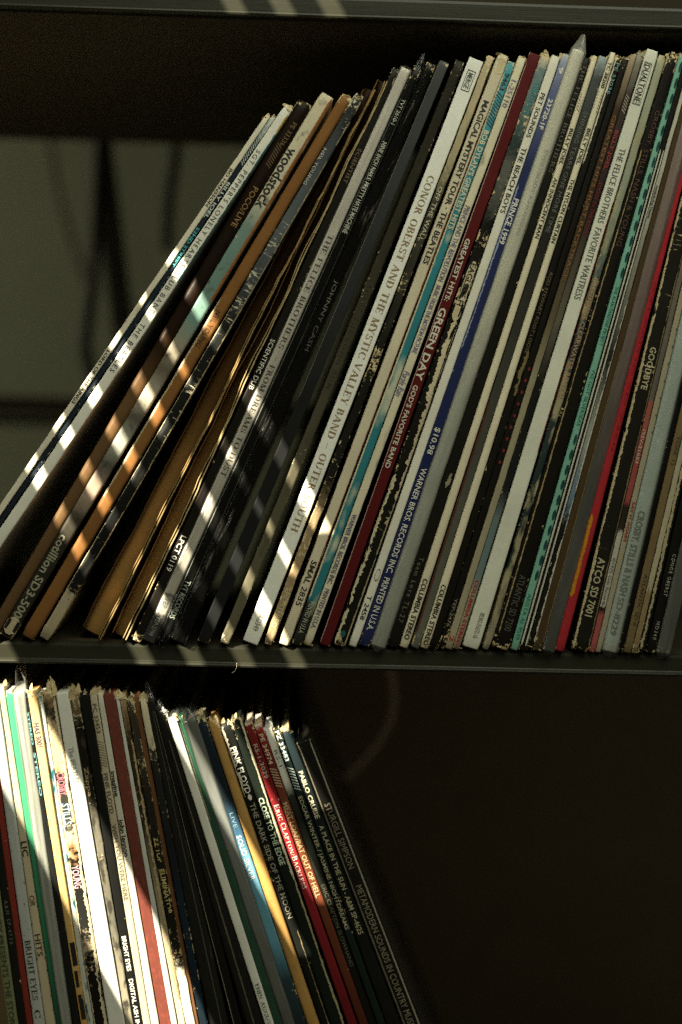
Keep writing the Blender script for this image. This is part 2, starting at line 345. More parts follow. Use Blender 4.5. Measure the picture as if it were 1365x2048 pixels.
# ------------------------------------------------------------------ one record: jacket, lettering, torn edges, sleeve
class Rec:
    def __init__(s, row, d):
        key, label, a, b_, col, o = d
        s.o = o; s.label = label; s.col = col; s.row = row
        r = random.Random(hash(label) % 1000 if False else sum(ord(c) * (i + 1) for i, c in enumerate(label)))
        s.r = r; s.seed = r.uniform(0, 50)
        y1, y2, zf = (400, 1100, 0.0) if row == 'u' else (1500, 1920, -ZL)
        s.y0 = o.get('y', r.uniform(0, 0.0022)); s.L = o.get('L', 0.315 * r.uniform(0.996, 1.003) - (0.0028 if row == 'u' and key > 24 else 0))
        L1, R1, L2, R2 = px(a[0], y1, s.y0), px(a[1], y1, s.y0), px(b_[0], y2, s.y0), px(b_[1], y2, s.y0)
        c1, c2 = (L1 + R1) / 2, (L2 + R2) / 2
        s.u = (c1 - c2).normalized(); s.n = Vector((s.u.z, 0, -s.u.x))
        w1, w2 = (R1 - L1).dot(s.n), (R2 - L2).dot(s.n)
        base = c2 + s.u * ((zf - c2.z) / s.u.z)
        s1, s2 = (c1 - base).dot(s.u), (c2 - base).dot(s.u)
        s.wk = (w1 - w2) / (s1 - s2); s.wb = w2 - s.wk * s2; wm = (w1 + w2) / 2
        s.wl, s.wh = wm * 0.72, wm * 1.3
        wbot = s.w(0); lift = abs(s.n.z) * wbot / 2 + 0.0004
        s.base = base + s.u * (lift / s.u.z)
        s.p1, s.p2, s.y1, s.y2 = c1, c2, y1, y2
        s.bow = o.get('bow', r.uniform(-0.0003, 0.0003)); s.pw = o.get('round', 4.0); s.ry = o.get('ry', 0.24 if s.pw > 3.2 else 0.36)
    def w(s, t): return min(s.wh, max(s.wl, s.wb + s.wk * t))
    def sy(s, y):                         # photo row -> distance along the spine
        k = (y - s.y1) / (s.y2 - s.y1); p = s.p1 + (s.p2 - s.p1) * k
        return (p - s.base).dot(s.u)
    def front(s, a): 
        q = min(1, abs(2 * a)); return s.ry * s.w(s.L / 2) * (1 - (1 - q ** s.pw) ** (1 / s.pw))
    def P(s, a, t, y, ws=1.0, off=0.0):
        k = 1 - (2 * t / s.L - 1) ** 2
        return s.base + s.u * t + s.n * (a * s.w(t) * ws + s.bow * k) + Vector((0, y, 0)) + s.n * off
    def shell(s, grow=0.0, tip=0.0, wear=0.0, rows=64, depth=0.312, blunt=1.0, yo=0.0, tipd=None):
        na = 15; As = [0.5 * math.sin(math.pi * (i / (na - 1) - 0.5)) for i in range(na)]
        L, o = s.L, s.o
        t0, t1 = (-tip * 0.35 if tip else 0), L + tip
        ts = [0, .0006, .0014, .0025, .004, .0065]; mid = [.0065 + (L - .013) * i / rows for i in range(1, rows)]
        ts = ts + mid + [L - t for t in reversed(ts)]
        if tip: ts = [t0, t0 * .5] + ts + [L + tip * k for k in (.25, .5, .75, 1.0)]
        v, sp, f = [], [], []
        nz = 0.00022 * wear + 0.00006
        for t in ts:
            e = min(t, L - t); tt = max(0, 1 - max(e, 0) / 0.0055)
            ws = (1 - 0.30 * tt * tt * blunt) * (1 + 2 * grow / s.w(t)); yb = 0.0022 * tt * tt * blunt
            if tip and (t > L or t < 0):
                k = (t - L) / tip if t > L else t / t0
                ws = (1 + 2 * grow / s.w(t)) * (1 - 0.72 * k); yb = 0.0022 + 0.008 * k if tipd is None else 0.001 + tipd * k
            offs = nz * 1.6 * noise.noise(Vector((t * 160, s.seed, 1))) + (0.0004 * grow / 0.001 * noise.noise(Vector((t * 60, s.seed, 7))) if grow else 0)
            row = [(-0.40, depth), (-0.41, 0.10), (-0.445, 0.025), (-0.48, .008)] 
            pts = [(a, y, a, y) for a, y in row]
            for a in As:
                d = nz * noise.noise(Vector((t * 240, a * 3, s.seed))) + nz * 1.5 * noise.noise(Vector((t * 60, a * 2, s.seed + 9)))
                if grow: d = 0.0005 * noise.noise(Vector((t * 45, a * 4, s.seed))) - grow * 0.6
                pts.append((a, s.front(a) + yb + d, a, s.front(a)))
            pts += [(-a, y, -a, y) for a, y in reversed(row)]
            for a, y, ua, dp in pts:
                v.append(s.P(a, t, y + yo, ws, offs * (0.5 + abs(a)))); sp.append((ua + 0.5, t, dp))
        n = len(row) * 2 + na
        for i in range(len(ts) - 1):
            for j in range(n - 1): f.append((i * n + j, i * n + j + 1, (i + 1) * n + j + 1, (i + 1) * n + j))
            if not grow: f.append((i * n + n - 1, i * n, (i + 1) * n, (i + 1) * n + n - 1))
        ns = len(f)
        if not grow:
            f.append(tuple(range(n - 1, -1, -1))); k = (len(ts) - 1) * n; f.append(tuple(k + j for j in range(n)))
        return v, f, sp, ns
    def child(s, name, v, f, mat, smooth=False, sp=None, ff=None):
        o = link(name, v, f, mat, s.root, smooth, sp, ff); o.matrix_parent_inverse = Matrix.Translation(s.root.location).inverted(); return o
    def put(s, verts, a0, hgt, sa, sb, off, lift=0.00022):
        # verts in reading coordinates (x along, y up) -> on the spine surface
        xs = [p[0] for p in verts]; x0, x1 = min(xs), max(xs); out = []
        for x, y, l in verts:
            t = sa + (sb - sa) * (x - x0) / (x1 - x0); a = off + (y - 0.5) * hgt
            out.append(s.P(a, t, s.front(a) - lift - l * 0.000004))
        return out
    def strip(s, a0, a1, y0, y1, col, rag=0.3, lift=0.00012, mat=None, name='paper_edge', n=None, rough=3):
        sa, sb = s.sy(y0), s.sy(y1); sa, sb = min(sa, s.L - .001), max(sb, .001)
        n = n or max(8, int((sa - sb) / 0.0007)); v, f = [], []; wd = a1 - a0
        for i in range(n + 1):
            t = sa + (sb - sa) * i / n
            j = rag * wd
            fr = lambda z: 0.75 * noise.noise(Vector((t * 900, s.seed, z))) + 0.45 * noise.noise(Vector((t * 260, s.seed, z))) + 0.6 * noise.noise(Vector((t * 33, s.seed, z + 5)))
            d0, d1 = j * fr(a0), j * fr(a1 + 3)
            b0, b1 = a0 + (d0 if a0 > -.49 else 0), a1 + (d1 if a1 < .49 else 0)
            if b1 < b0 + 0.01: b1 = b0 + 0.01
            b0, b1 = max(-.499, min(.499, b0)), max(-.499, min(.499, b1))
            tp = min(1, min(i, n - i) / 3.0); m_ = (b0 + b1) / 2; b0, b1 = m_ + (b0 - m_) * (0.3 + .7 * tp), m_ + (b1 - m_) * (0.3 + .7 * tp)
            for k in range(4):
                a = b0 + (b1 - b0) * k / 3; v.append(s.P(a, t, s.front(a) - lift))
        for i in range(n):
            for k in range(3): f.append((i * 4 + k, i * 4 + k + 1, (i + 1) * 4 + k + 1, (i + 1) * 4 + k))
        return s.child(name, v, f, mat or mat_card(col))
    def flakes(s, n, top=True, size=0.006, col=CREAM):
        r = s.r; v, f = [], []
        for k in range(n):
            a = r.uniform(-.46, .46); y = r.uniform(0.0, 0.009) if k % 3 else 0.0015; hh = size * (0.6 if s.row == 'u' else 0.9) * r.uniform(.2, 1.0) ** 1.5; ww = r.uniform(.0004, .0017)
            t0 = s.L - r.uniform(.001, .004) if top else r.uniform(.001, .003)
            sg = 1 if top else -1; cur = r.uniform(-.0016, .0016); cy = r.uniform(-.0016, .002); i = len(v); m = 5
            if not top: hh = min(hh, .0022)
            th = 0.00022
            for j in range(m + 1):
                q = j / m; wj = ww * (1 - q ** 3) ** 0.8 * (1 + .6 * noise.noise(Vector((k, j * .9, s.seed)))) + .00012
                c = s.P(a, t0 + sg * hh * q, y + s.front(a) * .6 + cy * q * q, 1.0, cur * q * q)
                e = s.n * wj + Vector((0, wj * .4 * noise.noise(Vector((k * 3, j * .5, 2))), 0))
                for q_ in (c - e, c + e, c + e + Vector((0, th, 0)), c - e + Vector((0, th, 0))): v.append(q_)
            for j in range(m):
                for k4 in range(4):
                    k5 = (k4 + 1) % 4; f.append((i + j * 4 + k4, i + j * 4 + k5, i + j * 4 + 4 + k5, i + j * 4 + 4 + k4))
            f.append((i + m * 4, i + m * 4 + 1, i + m * 4 + 2, i + m * 4 + 3))
        s.child('torn_paper', v, f, mat_card(col))
    def build(s):
        o, r = s.o, s.r
        s.root = empty('record', s.base, s.label, 'record', 'records on the middle shelf' if s.row == 'u' else 'records on the lower shelf')
        wear = o.get('wear', 0.12)
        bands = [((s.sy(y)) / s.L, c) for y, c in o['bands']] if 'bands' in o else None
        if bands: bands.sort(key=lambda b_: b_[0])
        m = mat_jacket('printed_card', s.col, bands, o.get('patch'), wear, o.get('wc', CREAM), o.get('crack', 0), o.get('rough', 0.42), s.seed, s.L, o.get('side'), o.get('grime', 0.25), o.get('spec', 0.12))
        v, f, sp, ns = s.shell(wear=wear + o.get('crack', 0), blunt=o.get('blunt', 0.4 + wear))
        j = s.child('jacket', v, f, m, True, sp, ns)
        if 'flk' in o: s.flakes(o['flk'], True, o.get('fsz', 0.006), o.get('fcol', CREAM)); s.flakes(max(2, o['flk'] // 2), False, 0.003, o.get('fcol', CREAM))
        for e in o.get('edge', []): s.strip(*e)
        for (a, th, ln_, col, wv) in o.get('flange', []):
            v, f = [], []; n = 70
            for i in range(n + 1):
                t = 0.0015 + (s.L - 0.004) * i / n; q = 0.0011 * wv * noise.noise(Vector((t * 30, s.seed, a))) + 0.0003 * noise.noise(Vector((t * 300, s.seed, a)))
                le = ln_ * (1 + 0.12 * noise.noise(Vector((t * 120, a, s.seed))))
                b_ = s.P(a, t, 0, 1, q); th2 = s.n * th / 2
                v += [b_ - th2 + Vector((0, -le, 0)), b_ + th2 + Vector((0, -le, 0)), b_ + th2 + Vector((0, .02, 0)), b_ - th2 + Vector((0, .02, 0))]
            for i in range(n):
                for k in range(4): k2 = (k + 1) % 4; f.append((i * 4 + k, i * 4 + k2, i * 4 + 4 + k2, i * 4 + 4 + k))
            f += [(3, 2, 1, 0), (n * 4, n * 4 + 1, n * 4 + 2, n * 4 + 3)]
            s.child('cover_edge', v, f, mat_card(col))
        inks = {}
        def ink(col, v, f):
            s.child('lettering', v, f, mat_print(col))
        for t in o.get('text', []):
            st, y0, y1, hgt, off, col = t[:6]; sty = t[6] if len(t) > 6 else ''
            v, f = serif_text(st, 'c' in sty) if 's' in sty else _tc[(st, sty)]
            ink(col, s.put(v, 0, hgt, s.sy(y0), s.sy(y1), off), f)
        for (y0, y1, n, hgt, col) in o.get('hatch', []):
            v, f = [], []
            for k in range(n):
                x = k * 1.0; i = len(v); v += [(x, 0, 0), (x + .45, 0, 0), (x + 1.6, 1, 0), (x + 1.15, 1, 0)]; f.append((i, i + 1, i + 2, i + 3))
            ink(col, s.put(v, 0, hgt, s.sy(y0), s.sy(y1), 0), f)
        for (y0, y1, hgt, off, col) in o.get('box', []):
            v, f = [], []; k = 0.035 
            for x0, x1, b0, b1 in ((0, 1, 0, .07), (0, 1, .93, 1), (0, k, .07, .93), (1 - k, 1, .07, .93)):
                i = len(v); v += [(x0, b0, 0), (x1, b0, 0), (x1, b1, 0), (x0, b1, 0)]; f.append((i, i + 1, i + 2, i + 3))
            ink(col, s.put(v, 0, hgt, s.sy(y0), s.sy(y1), off), f)
        for (y0, y1, n, hgt, ar, off, col) in o.get('dots', []):
            v, f = [], []
            for k in range(n):
                i = len(v); cx = k + .5; j_ = 0.06 * noise.noise(Vector((k, s.seed, 0)))
                for q in range(14): an = 2 * math.pi * q / 14; v.append((cx + ar * math.cos(an), .5 + j_ + (.5 + j_) * math.sin(an), 0))
                f.append(tuple(range(i, i + 14)))
            v += [(0, .5, 0), (n, .5, 0)]
            ink(col, s.put(v, 0, hgt, s.sy(y0), s.sy(y1), off), f)
        for (y0, y1, a0, a1, col) in o.get('bars', []):
            v, f = [], []; n = 6
            for k in range(n): 
                v += [(k, 0, 0), (k + 1, 0, 0), (k + 1, 1, 0), (k, 1, 0)]; i = len(v) - 4; f.append((i, i + 1, i + 2, i + 3))
            ink(col, s.put(v, 0, a1 - a0, s.sy(y0), s.sy(y1), (a0 + a1) / 2, 0.00014), f)
        if 'pl' in o:
            milky, tip, wr = o['pl'][:3]; tint = o['pl'][3] if len(o['pl']) > 3 else (.8, .82, .76)
            v, f, sp, ns = s.shell(grow=0.0007, tip=tip, depth=0.26, blunt=0.0, tipd=o.get('tipd', .003))
            s.child('plastic_sleeve', v, f, mat_plastic(milky, s.seed, tint, wr), True, sp)

# ------------------------------------------------------------------ what stands on the shelves
WH = (.74, .72, .63); CR = (.66, .58, .40); BK = (.014, .013, .010); BRN = (.27, .125, .040); DBR = (.060, .028, .012)
TEA = (.02, .25, .31); RED = (.20, .010, .012); GRY = (.085, .09, .088); OLV = (.115, .10, .055); INK = (.03, .027, .022)
TAN = (.40, .33, .20); PAL = (.60, .58, .50); DTX = (.09, .075, .05)
K = lambda **k: k
U = [
 (0, 'cream white record at the far left of the leaning fan', (415, 428), (-62, -47), (.70, .64, .50), K(wear=.25, flk=7, patch=((.40, .27, .14), 40, .62, 5), text=[('BO HANSSON', 338, 412, .62, 0, INK, 'h'), ('LORD OF THE RINGS', 700, 806, .6, 0, INK, 'h')])),
 (1, 'narrow navy record with teal lettering beside the cream white one', (429, 440), (-46, -32), (.035, .055, .085), K(wear=.3, flk=5, wc=PAL, bands=[(226, (.45, .5, .48)), (262, (.25, .33, .34)), (285, (.03, .05, .08)), (1000, (.03, .045, .07))], hatch=[(270, 330, 12, .8, (.4, .45, .42))], text=[('BILLY JOEL', 365, 436, .78, 0, (.55, .6, .56), 'b'), ('52ND STREET', 455, 532, .75, 0, (.08, .38, .42), 'b')])),
 (2, 'white record with teal-backed spine and long grey lettering in the leaning fan', (441, 465), (-31, -4), WH, K(wear=.14, flk=6, bow=.0006, L=.319, edge=[(.36, .49, 300, 560, (.02, .11, .115), .5), (.30, .49, 226, 262, (.45, .30, .05), .3), (.33, .49, 262, 330, (.03, .15, .16), .3)], text=[("SGT. PEPPER'S LONELY HEARTS CLUB BAND \u00b7 THE BEATLES", 302, 742, .52, -.06, (.10, .10, .09), 'w')])),
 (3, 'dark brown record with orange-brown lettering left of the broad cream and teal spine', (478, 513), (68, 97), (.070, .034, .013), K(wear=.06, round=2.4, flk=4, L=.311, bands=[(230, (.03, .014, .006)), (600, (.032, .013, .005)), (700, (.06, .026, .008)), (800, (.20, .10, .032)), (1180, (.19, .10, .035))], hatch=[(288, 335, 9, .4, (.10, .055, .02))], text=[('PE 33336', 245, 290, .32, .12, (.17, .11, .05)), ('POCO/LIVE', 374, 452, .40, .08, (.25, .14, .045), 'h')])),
 (4, 'broad cream spine fading to teal and a colourful crowd print', (514, 548), (98, 131), CR, K(wear=.05, bow=-.0003, bands=[(180, (.62, .54, .36)), (395, (.55, .50, .36)), (455, (.16, .25, .22)), (640, (.14, .26, .22)), (690, (.30, .26, .19)), (740, (.16, .13, .09)), (790, (.42, .37, .28)), (835, (.14, .12, .09)), (885, (.36, .36, .30)), (930, (.12, .11, .09)), (985, (.42, .30, .22)), (1035, (.10, .085, .06)), (1090, (.055, .05, .035)), (1240, (.05, .045, .03))], patch=((.05, .04, .03), 120, .60, 5), edge=[(.30, .49, 190, 600, (.30, .12, .035), .15), (-.49, .49, 1236, 1268, (.5, .42, .28), .5)], text=[('woodstock', 300, 418, .72, -.06, (.02, .018, .015), 'b'), ('cotillion SD3-500', 1072, 1236, .62, 0, (.30, .29, .20), 'b')])),
 (5, 'orange-brown suede-like record between the crowd print and the crackled black spine', (557, 585), (142, 174), (.29, .12, .022), K(wear=.10, round=3, wc=(.55, .42, .22), patch=((.22, .09, .025), 200, .5, 3), edge=[(-.49, -.36, 600, 1000, (.52, .42, .26), .5)], text=[('NEIL YOUNG', 622, 694, .42, -.05, (.07, .035, .015), 'h')], flk=3)),
 (6, 'crackled black and blue-grey record with pale worn edges', (586, 610), (178, 204), (.035, .037, .034), K(wear=.34, crack=.55, bands=[(200, (.04, .04, .036)), (330, (.10, .115, .13)), (440, (.13, .15, .165)), (560, (.09, .10, .11)), (640, (.03, .032, .03)), (1100, (.022, .022, .02)), (1186, (.022, .022, .02)), (1196, (.42, .35, .22)), (1270, (.40, .33, .2))], edge=[(.40, .49, 240, 1190, (.50, .42, .25), .7), (-.49, -.43, 620, 1190, (.5, .44, .3), .8)], flk=4, wc=(.55, .50, .36), text=[('OUR', 238, 262, .5, .1, (.02, .02, .02), 'b'), ('NEIL YOUNG', 300, 372, .34, -.3, (.5, .5, .45))])),
 (7, 'wide dark brown record glowing amber where it fans open, nearest the crackled spine', (613, 644), (246, 296), (.30, .15, .035), K(y=.020, wear=-.2, round=2, ry=.45, L=.312, rough=.5, bands=[(150, (.06, .022, .007)), (560, (.07, .027, .008)), (800, (.20, .095, .02)), (1000, (.34, .17, .036)), (1260, (.36, .19, .04))], flange=[(-.49, .0006, .004, (.10, .05, .02), 1), (.46, .0005, .019, (.32, .22, .09), 1), (.36, .0004, .016, (.30, .2, .09), 1.6)])),  # amber lower bands are bounced sunlight painted into the brown
 (8, 'second dark brown record glowing amber, beside the narrow black spine', (647, 664), (303, 343), (.30, .15, .035), K(y=.018, wear=-.2, round=2, ry=.45, L=.313, rough=.5, bands=[(150, (.055, .02, .007)), (560, (.06, .025, .008)), (800, (.20, .095, .02)), (1000, (.34, .17, .036)), (1260, (.36, .19, .04))], flange=[(.47, .0006, .017, (.42, .32, .16), 1), (.30, .0004, .015, (.4, .3, .15), 1.8), (-.46, .0004, .012, (.2, .1, .04), 1)])),  # same bounce glow painted into its lower bands
 (9, 'narrow black record with small white lettering left of the wrinkled white sleeve', (665, 682), (346, 366), (.026, .020, .014), K(wear=.1, flk=2, text=[('SCIENTIST', 298, 366, .52, .05, (.16, .11, .07)), ('SCIENTIFIC DUB', 678, 778, .58, 0, (.72, .70, .62)), ('LPCT 0119', 1072, 1142, .6, 0, (.74, .72, .64), 'h')])),
 (10, 'pale pinkish white record in a clear wrinkled sleeve with black serif capitals', (683, 706), (367, 391), (.7, .63, .55), K(wear=-.1, rough=.35, pl=(.05, .002, 1.3), bands=[(130, (.74, .67, .6)), (1150, (.70, .64, .55)), (1186, (.70, .64, .55)), (1188, (.03, .03, .03)), (1200, (.7, .65, .55)), (1225, (.7, .65, .55)), (1234, (.04, .04, .035)), (1280, (.04, .04, .035))], text=[('THE FELICE BROTHERS', 470, 696, .50, 0, (.07, .06, .05), 's'), ('- FROM DREAMS TO DUST', 712, 952, .50, 0, (.07, .06, .05), 's'), ('YEP', 1196, 1216, .5, 0, (.3, .3, .28), 'b'), ('YEP-2798', 1234, 1272, .42, 0, (.5, .5, .45))])),
 (11, 'black record in clear sleeve with bold white capitals and a tall clear tip', (709, 728), (394, 417), (.014, .015, .013), K(wear=.0, rough=.25, pl=(.0, .009, 1.2), edge=[(-.46, -.40, 200, 1240, (.20, .21, .19), .3), (.40, .44, 200, 1240, (.16, .17, .155), .4)], text=[('TVT 2610-1', 200, 250, .48, 0, (.5, .5, .45), 'b'), ('NINE INCH NAILS: PRETTY HATE MACHINE', 285, 466, .55, 0, (.68, .67, .60), 'b'), ('TVT RECORDS', 1162, 1238, .55, 0, (.4, .45, .4), 'b')])),
 (12, 'glossy black record in a heavily wrinkled clear sleeve', (731, 756), (420, 452), (.010, .010, .009), K(wear=-.1, rough=.2, pl=(.0, .003, 2.6), text=[('JOHNNY CASH', 560, 700, .34, .1, (.14, .14, .12))])),
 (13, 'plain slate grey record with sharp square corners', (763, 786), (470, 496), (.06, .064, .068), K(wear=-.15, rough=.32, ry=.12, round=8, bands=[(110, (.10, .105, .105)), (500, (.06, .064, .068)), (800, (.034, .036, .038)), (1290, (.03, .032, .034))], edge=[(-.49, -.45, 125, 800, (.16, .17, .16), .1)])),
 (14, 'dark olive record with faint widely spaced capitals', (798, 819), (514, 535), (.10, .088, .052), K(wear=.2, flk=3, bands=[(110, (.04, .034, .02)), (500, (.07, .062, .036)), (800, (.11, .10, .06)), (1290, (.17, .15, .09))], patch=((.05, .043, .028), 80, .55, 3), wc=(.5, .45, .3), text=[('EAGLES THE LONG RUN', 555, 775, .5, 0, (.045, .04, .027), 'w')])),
 (15, 'thick clean white record lettered in brown serif capitals', (828, 861), (556, 590), (.80, .80, .73), K(wear=-.2, round=8, ry=.16, blunt=.1, rough=.5, text=[('CONOR OBERST AND THE MYSTIC VALLEY BAND - OUTER SOUTH', 352, 1062, .46, 0, (.30, .19, .10), 's'), ('MERGE', 148, 178, .36, 0, (.10, .10, .09), 'h'), ('MRG349', 1222, 1262, .36, 0, (.25, .24, .2))], box=[(143, 183, .56, 0, (.10, .10, .09))])),
 (16, 'badly worn black and tan record right of the thick white one', (865, 881), (598, 616), (.035, .032, .022), K(wear=.52, crack=.4, flk=7, bands=[(110, (.50, .40, .24)), (330, (.42, .35, .2)), (420, (.10, .09, .06)), (700, (.03, .028, .02)), (960, (.03, .028, .02)), (1050, (.32, .22, .11)), (1240, (.36, .25, .13))], text=[('OFF THE WALL', 374, 482, .6, 0, (.62, .58, .42)), ('EPIC STEREO', 1178, 1256, .62, 0, (.55, .45, .27), 'b')])),
 (17, 'cream record with bold black slanted capitals', (888, 912), (627, 650), (.64, .56, .40), K(wear=.12, flk=4, edge=[(.40, .49, 230, 1260, (.20, .05, .02), .5), (-.49, .49, 118, 150, (.66, .55, .34), .4)], text=[('MAGICAL MYSTERY TOUR \u00b7 THE BEATLES', 203, 528, .52, 0, INK, 'b'), ('SMAL 2835', 1122, 1212, .55, 0, INK, 'h')])),
 (18, 'teal and pale blotched record with cream capitals', (913, 931), (653, 674), (.02, .24, .30), K(wear=.1, flk=5, L=.312, patch=((.52, .53, .40), 26, .56, 12), bands=[(150, (.05, .32, .38)), (500, (.02, .25, .31)), (1196, (.02, .23, .28)), (1212, (.04, .06, .05)), (1290, (.05, .055, .045))], edge=[(-.49, -.34, 150, 1200, (.66, .59, .40), .12)], hatch=[(185, 255, 11, .8, (.02, .05, .07))], text=[('9463', 148, 182, .6, .05, INK, 'h'), ("BOB DYLAN'S GREATEST HITS", 262, 458, .62, .08, (.66, .62, .46), 'b'), ('PRINTED IN U.S.A.', 1204, 1268, .5, 0, (.5, .48, .38))])),
 (19, 'cream record with purple block lettering right of the teal one', (932, 950), (675, 693), (.68, .61, .43), K(wear=.22, flk=5, patch=((.06, .075, .05), 34, .66, 9), text=[('1-25110', 162, 216, .6, 0, (.25, .23, .3), 'b'), ('PRINCE AND THE REVOLUTION', 412, 562, .62, 0, (.19, .17, .26), 'b'), ('MUSIC FROM THE MOTION PICTURE', 570, 705, .55, 0, (.2, .18, .27), 'b'), ('Purple Rain', 742, 792, .8, 0, (.13, .13, .3), 'i'), ('WARNER BROS. RECORDS INC.   PRINTED IN U.S.A.', 1028, 1258, .55, 0, (.13, .13, .2), 'b')])),
 (20, 'dark red record with large white block capitals', (955, 979), (706, 729), (.20, .012, .014), K(wear=-.12, round=8, ry=.15, blunt=.1, rough=.42, edge=[(-.49, -.44, 130, 1290, (.5, .40, .32), .15)], text=[('GREATEST HITS:', 478, 602, .44, -.04, (.62, .58, .47), 'b'), ('GREEN DAY', 616, 760, .66, -.03, (.66, .62, .52), 'b'), ("GOD'S FAVORITE BAND", 770, 936, .44, -.04, (.6, .55, .45), 'b')])),
 (21, 'torn black record with curling cream scraps beside the dark red one', (980, 1002), (733, 758), (.03, .028, .022), K(wear=.40, crack=.12, flk=5, bands=[(110, (.6, .5, .32)), (150, (.16, .24, .24)), (290, (.04, .07, .07)), (330, (.15, .15, .13)), (420, (.10, .10, .09)), (450, (.025, .024, .02)), (1290, (.025, .024, .02))], edge=[(-.3, .40, 522, 640, (.62, .53, .34), .12), (-.1, .49, 640, 800, (.66, .56, .38), .5), (.2, .49, 780, 1000, (.6, .5, .33), 1.2), (-.49, -.2, 950, 1290, (.62, .54, .36), .9), (.38, .49, 1000, 1290, (.5, .42, .26), .6), (-.2, .2, 1262, 1275, (.02, .1, .11), .2)], text=[('STEREO 20', 165, 230, .5, .1, (.02, .25, .27)), ('EAGLES \u2022 H', 526, 610, .55, .05, INK, 'b')])),
 (22, 'plain white record with black capitals and a small oval emblem', (1004, 1023), (763, 781), (.72, .69, .58), K(wear=-.02, flk=2, text=[('PET SOUNDS', 188, 276, .5, 0, INK, 'h'), ('THE BEACH BOYS', 296, 426, .56, 0, INK, 'h'), ('T 2458', 1192, 1240, .55, 0, INK, 'h')], dots=[(1138, 1162, 1, .55, .5, 0, (.12, .12, .10)), (1140, 1160, 1, .45, .5, 0, (.68, .66, .56))])),
 (23, 'royal blue record with white capitals', (1025, 1043), (783, 806), (.032, .048, .19), K(wear=.04, flk=3, rough=.25, bands=[(100, (.35, .38, .48)), (180, (.14, .17, .34)), (330, (.05, .07, .22)), (900, (.03, .045, .18)), (1290, (.035, .05, .19))], edge=[(-.44, -.30, 370, 700, (.28, .32, .45), .8)], text=[('9', 136, 150, .5, 0, (.7, .68, .6), 'b'), ('23720-1F', 200, 260, .55, 0, (.7, .68, .6), 'b'), ('PRINCE 1999', 398, 488, .62, 0, (.7, .68, .62), 'b'), ('$10.98', 855, 908, .55, 0, (.66, .64, .56), 'h'), ('WARNER BROS. RECORDS INC.', 936, 1148, .56, 0, (.7, .68, .6), 'h'), ('PRINTED IN U.S.A.', 1156, 1262, .56, 0, (.7, .68, .6), 'h')])),
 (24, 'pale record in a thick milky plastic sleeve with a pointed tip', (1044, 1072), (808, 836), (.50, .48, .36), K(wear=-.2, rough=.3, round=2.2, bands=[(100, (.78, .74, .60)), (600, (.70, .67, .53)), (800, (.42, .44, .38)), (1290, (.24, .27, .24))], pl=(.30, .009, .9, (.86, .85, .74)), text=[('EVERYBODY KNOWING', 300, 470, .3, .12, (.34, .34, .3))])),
 (25, 'black record with dim widely spaced serif capitals right of the milky sleeve', (1073, 1090), (837, 861), (.026, .024, .018), K(wear=.05, text=[('THE FELICE BROTHERS', 132, 345, .5, 0, (.11, .10, .075), 's'), ('Team Love TL-27', 1115, 1245, .42, 0, (.16, .145, .1), 'w')], edge=[(-.1, .2, 945, 975, (.3, .27, .18), 1.2)], crack=.02)),
 (26, 'cream record with black capitals and diagonal hatching, left of the olive grey spine', (1091, 1105), (862, 880), (.70, .62, .44), K(wear=.08, flk=5, round=2.6, hatch=[(188, 226, 6, .7, (.25, .22, .16))], text=[('BILLY JOEL', 258, 330, .56, 0, INK, 'b'), ('AN INNOCENT MAN', 356, 476, .56, 0, INK, 'b'), ('COLUMBIA STEREO', 1158, 1280, .58, 0, INK, 'b')])),
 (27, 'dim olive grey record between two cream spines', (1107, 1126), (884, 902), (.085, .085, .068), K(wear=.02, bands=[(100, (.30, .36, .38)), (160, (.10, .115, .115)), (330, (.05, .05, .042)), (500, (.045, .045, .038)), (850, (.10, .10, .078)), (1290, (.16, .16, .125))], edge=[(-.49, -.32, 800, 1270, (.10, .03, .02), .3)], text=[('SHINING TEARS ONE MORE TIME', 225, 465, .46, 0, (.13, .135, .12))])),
 (28, 'cream record with black capitals and diagonal hatching, left of the black spines', (1127, 1141), (903, 920), (.71, .64, .46), K(wear=.05, flk=3, round=2.6, L=.314, hatch=[(184, 226, 6, .75, (.18, .16, .12))], text=[('TC 38200', 126, 178, .56, 0, INK, 'b'), ('BILLY JOEL', 258, 330, .58, 0, INK, 'b'), ('THE NYLON CURTAIN', 358, 486, .58, 0, INK, 'b'), ('COLUMBIA STEREO', 1170, 1292, .6, 0, INK, 'b')])),
 (29, 'black record with a ragged white top edge and dim brown lettering', (1142, 1156), (921, 936), (.024, .021, .015), K(wear=.12, flk=6, edge=[(-.49, -.30, 120, 330, (.66, .62, .48), .8), (.0, .49, 700, 790, (.20, .15, .07), 1.0)], text=[('PE 33036', 128, 190, .5, .1, (.2, .36, .38)), ('ROD STEWART FOOT LOOSE', 545, 706, .5, 0, (.15, .11, .055))])),
 (30, 'black record with a line of small red dots', (1157, 1170), (937, 951), (.024, .020, .015), K(wear=.04, flk=3, dots=[(725, 935, 9, .42, .16, .1, (.16, .012, .012))], text=[('YEP-2476', 1198, 1254, .5, 0, (.26, .24, .17))])),
 (31, 'worn tan record with faded orange capitals', (1171, 1184), (952, 966), (.30, .25, .15), K(wear=.12, crack=.15, flk=5, bands=[(110, (.35, .26, .16)), (220, (.10, .06, .032)), (480, (.11, .07, .035)), (640, (.17, .13, .07)), (760, (.30, .26, .16)), (1290, (.36, .31, .2))], wc=(.3, .25, .15), text=[('GREATEST HITS HURT BACKTRACK', 232, 562, .55, 0, (.24, .10, .035), 'h'), ('2', 1272, 1284, .6, 0, (.35, .02, .02), 'b')])),
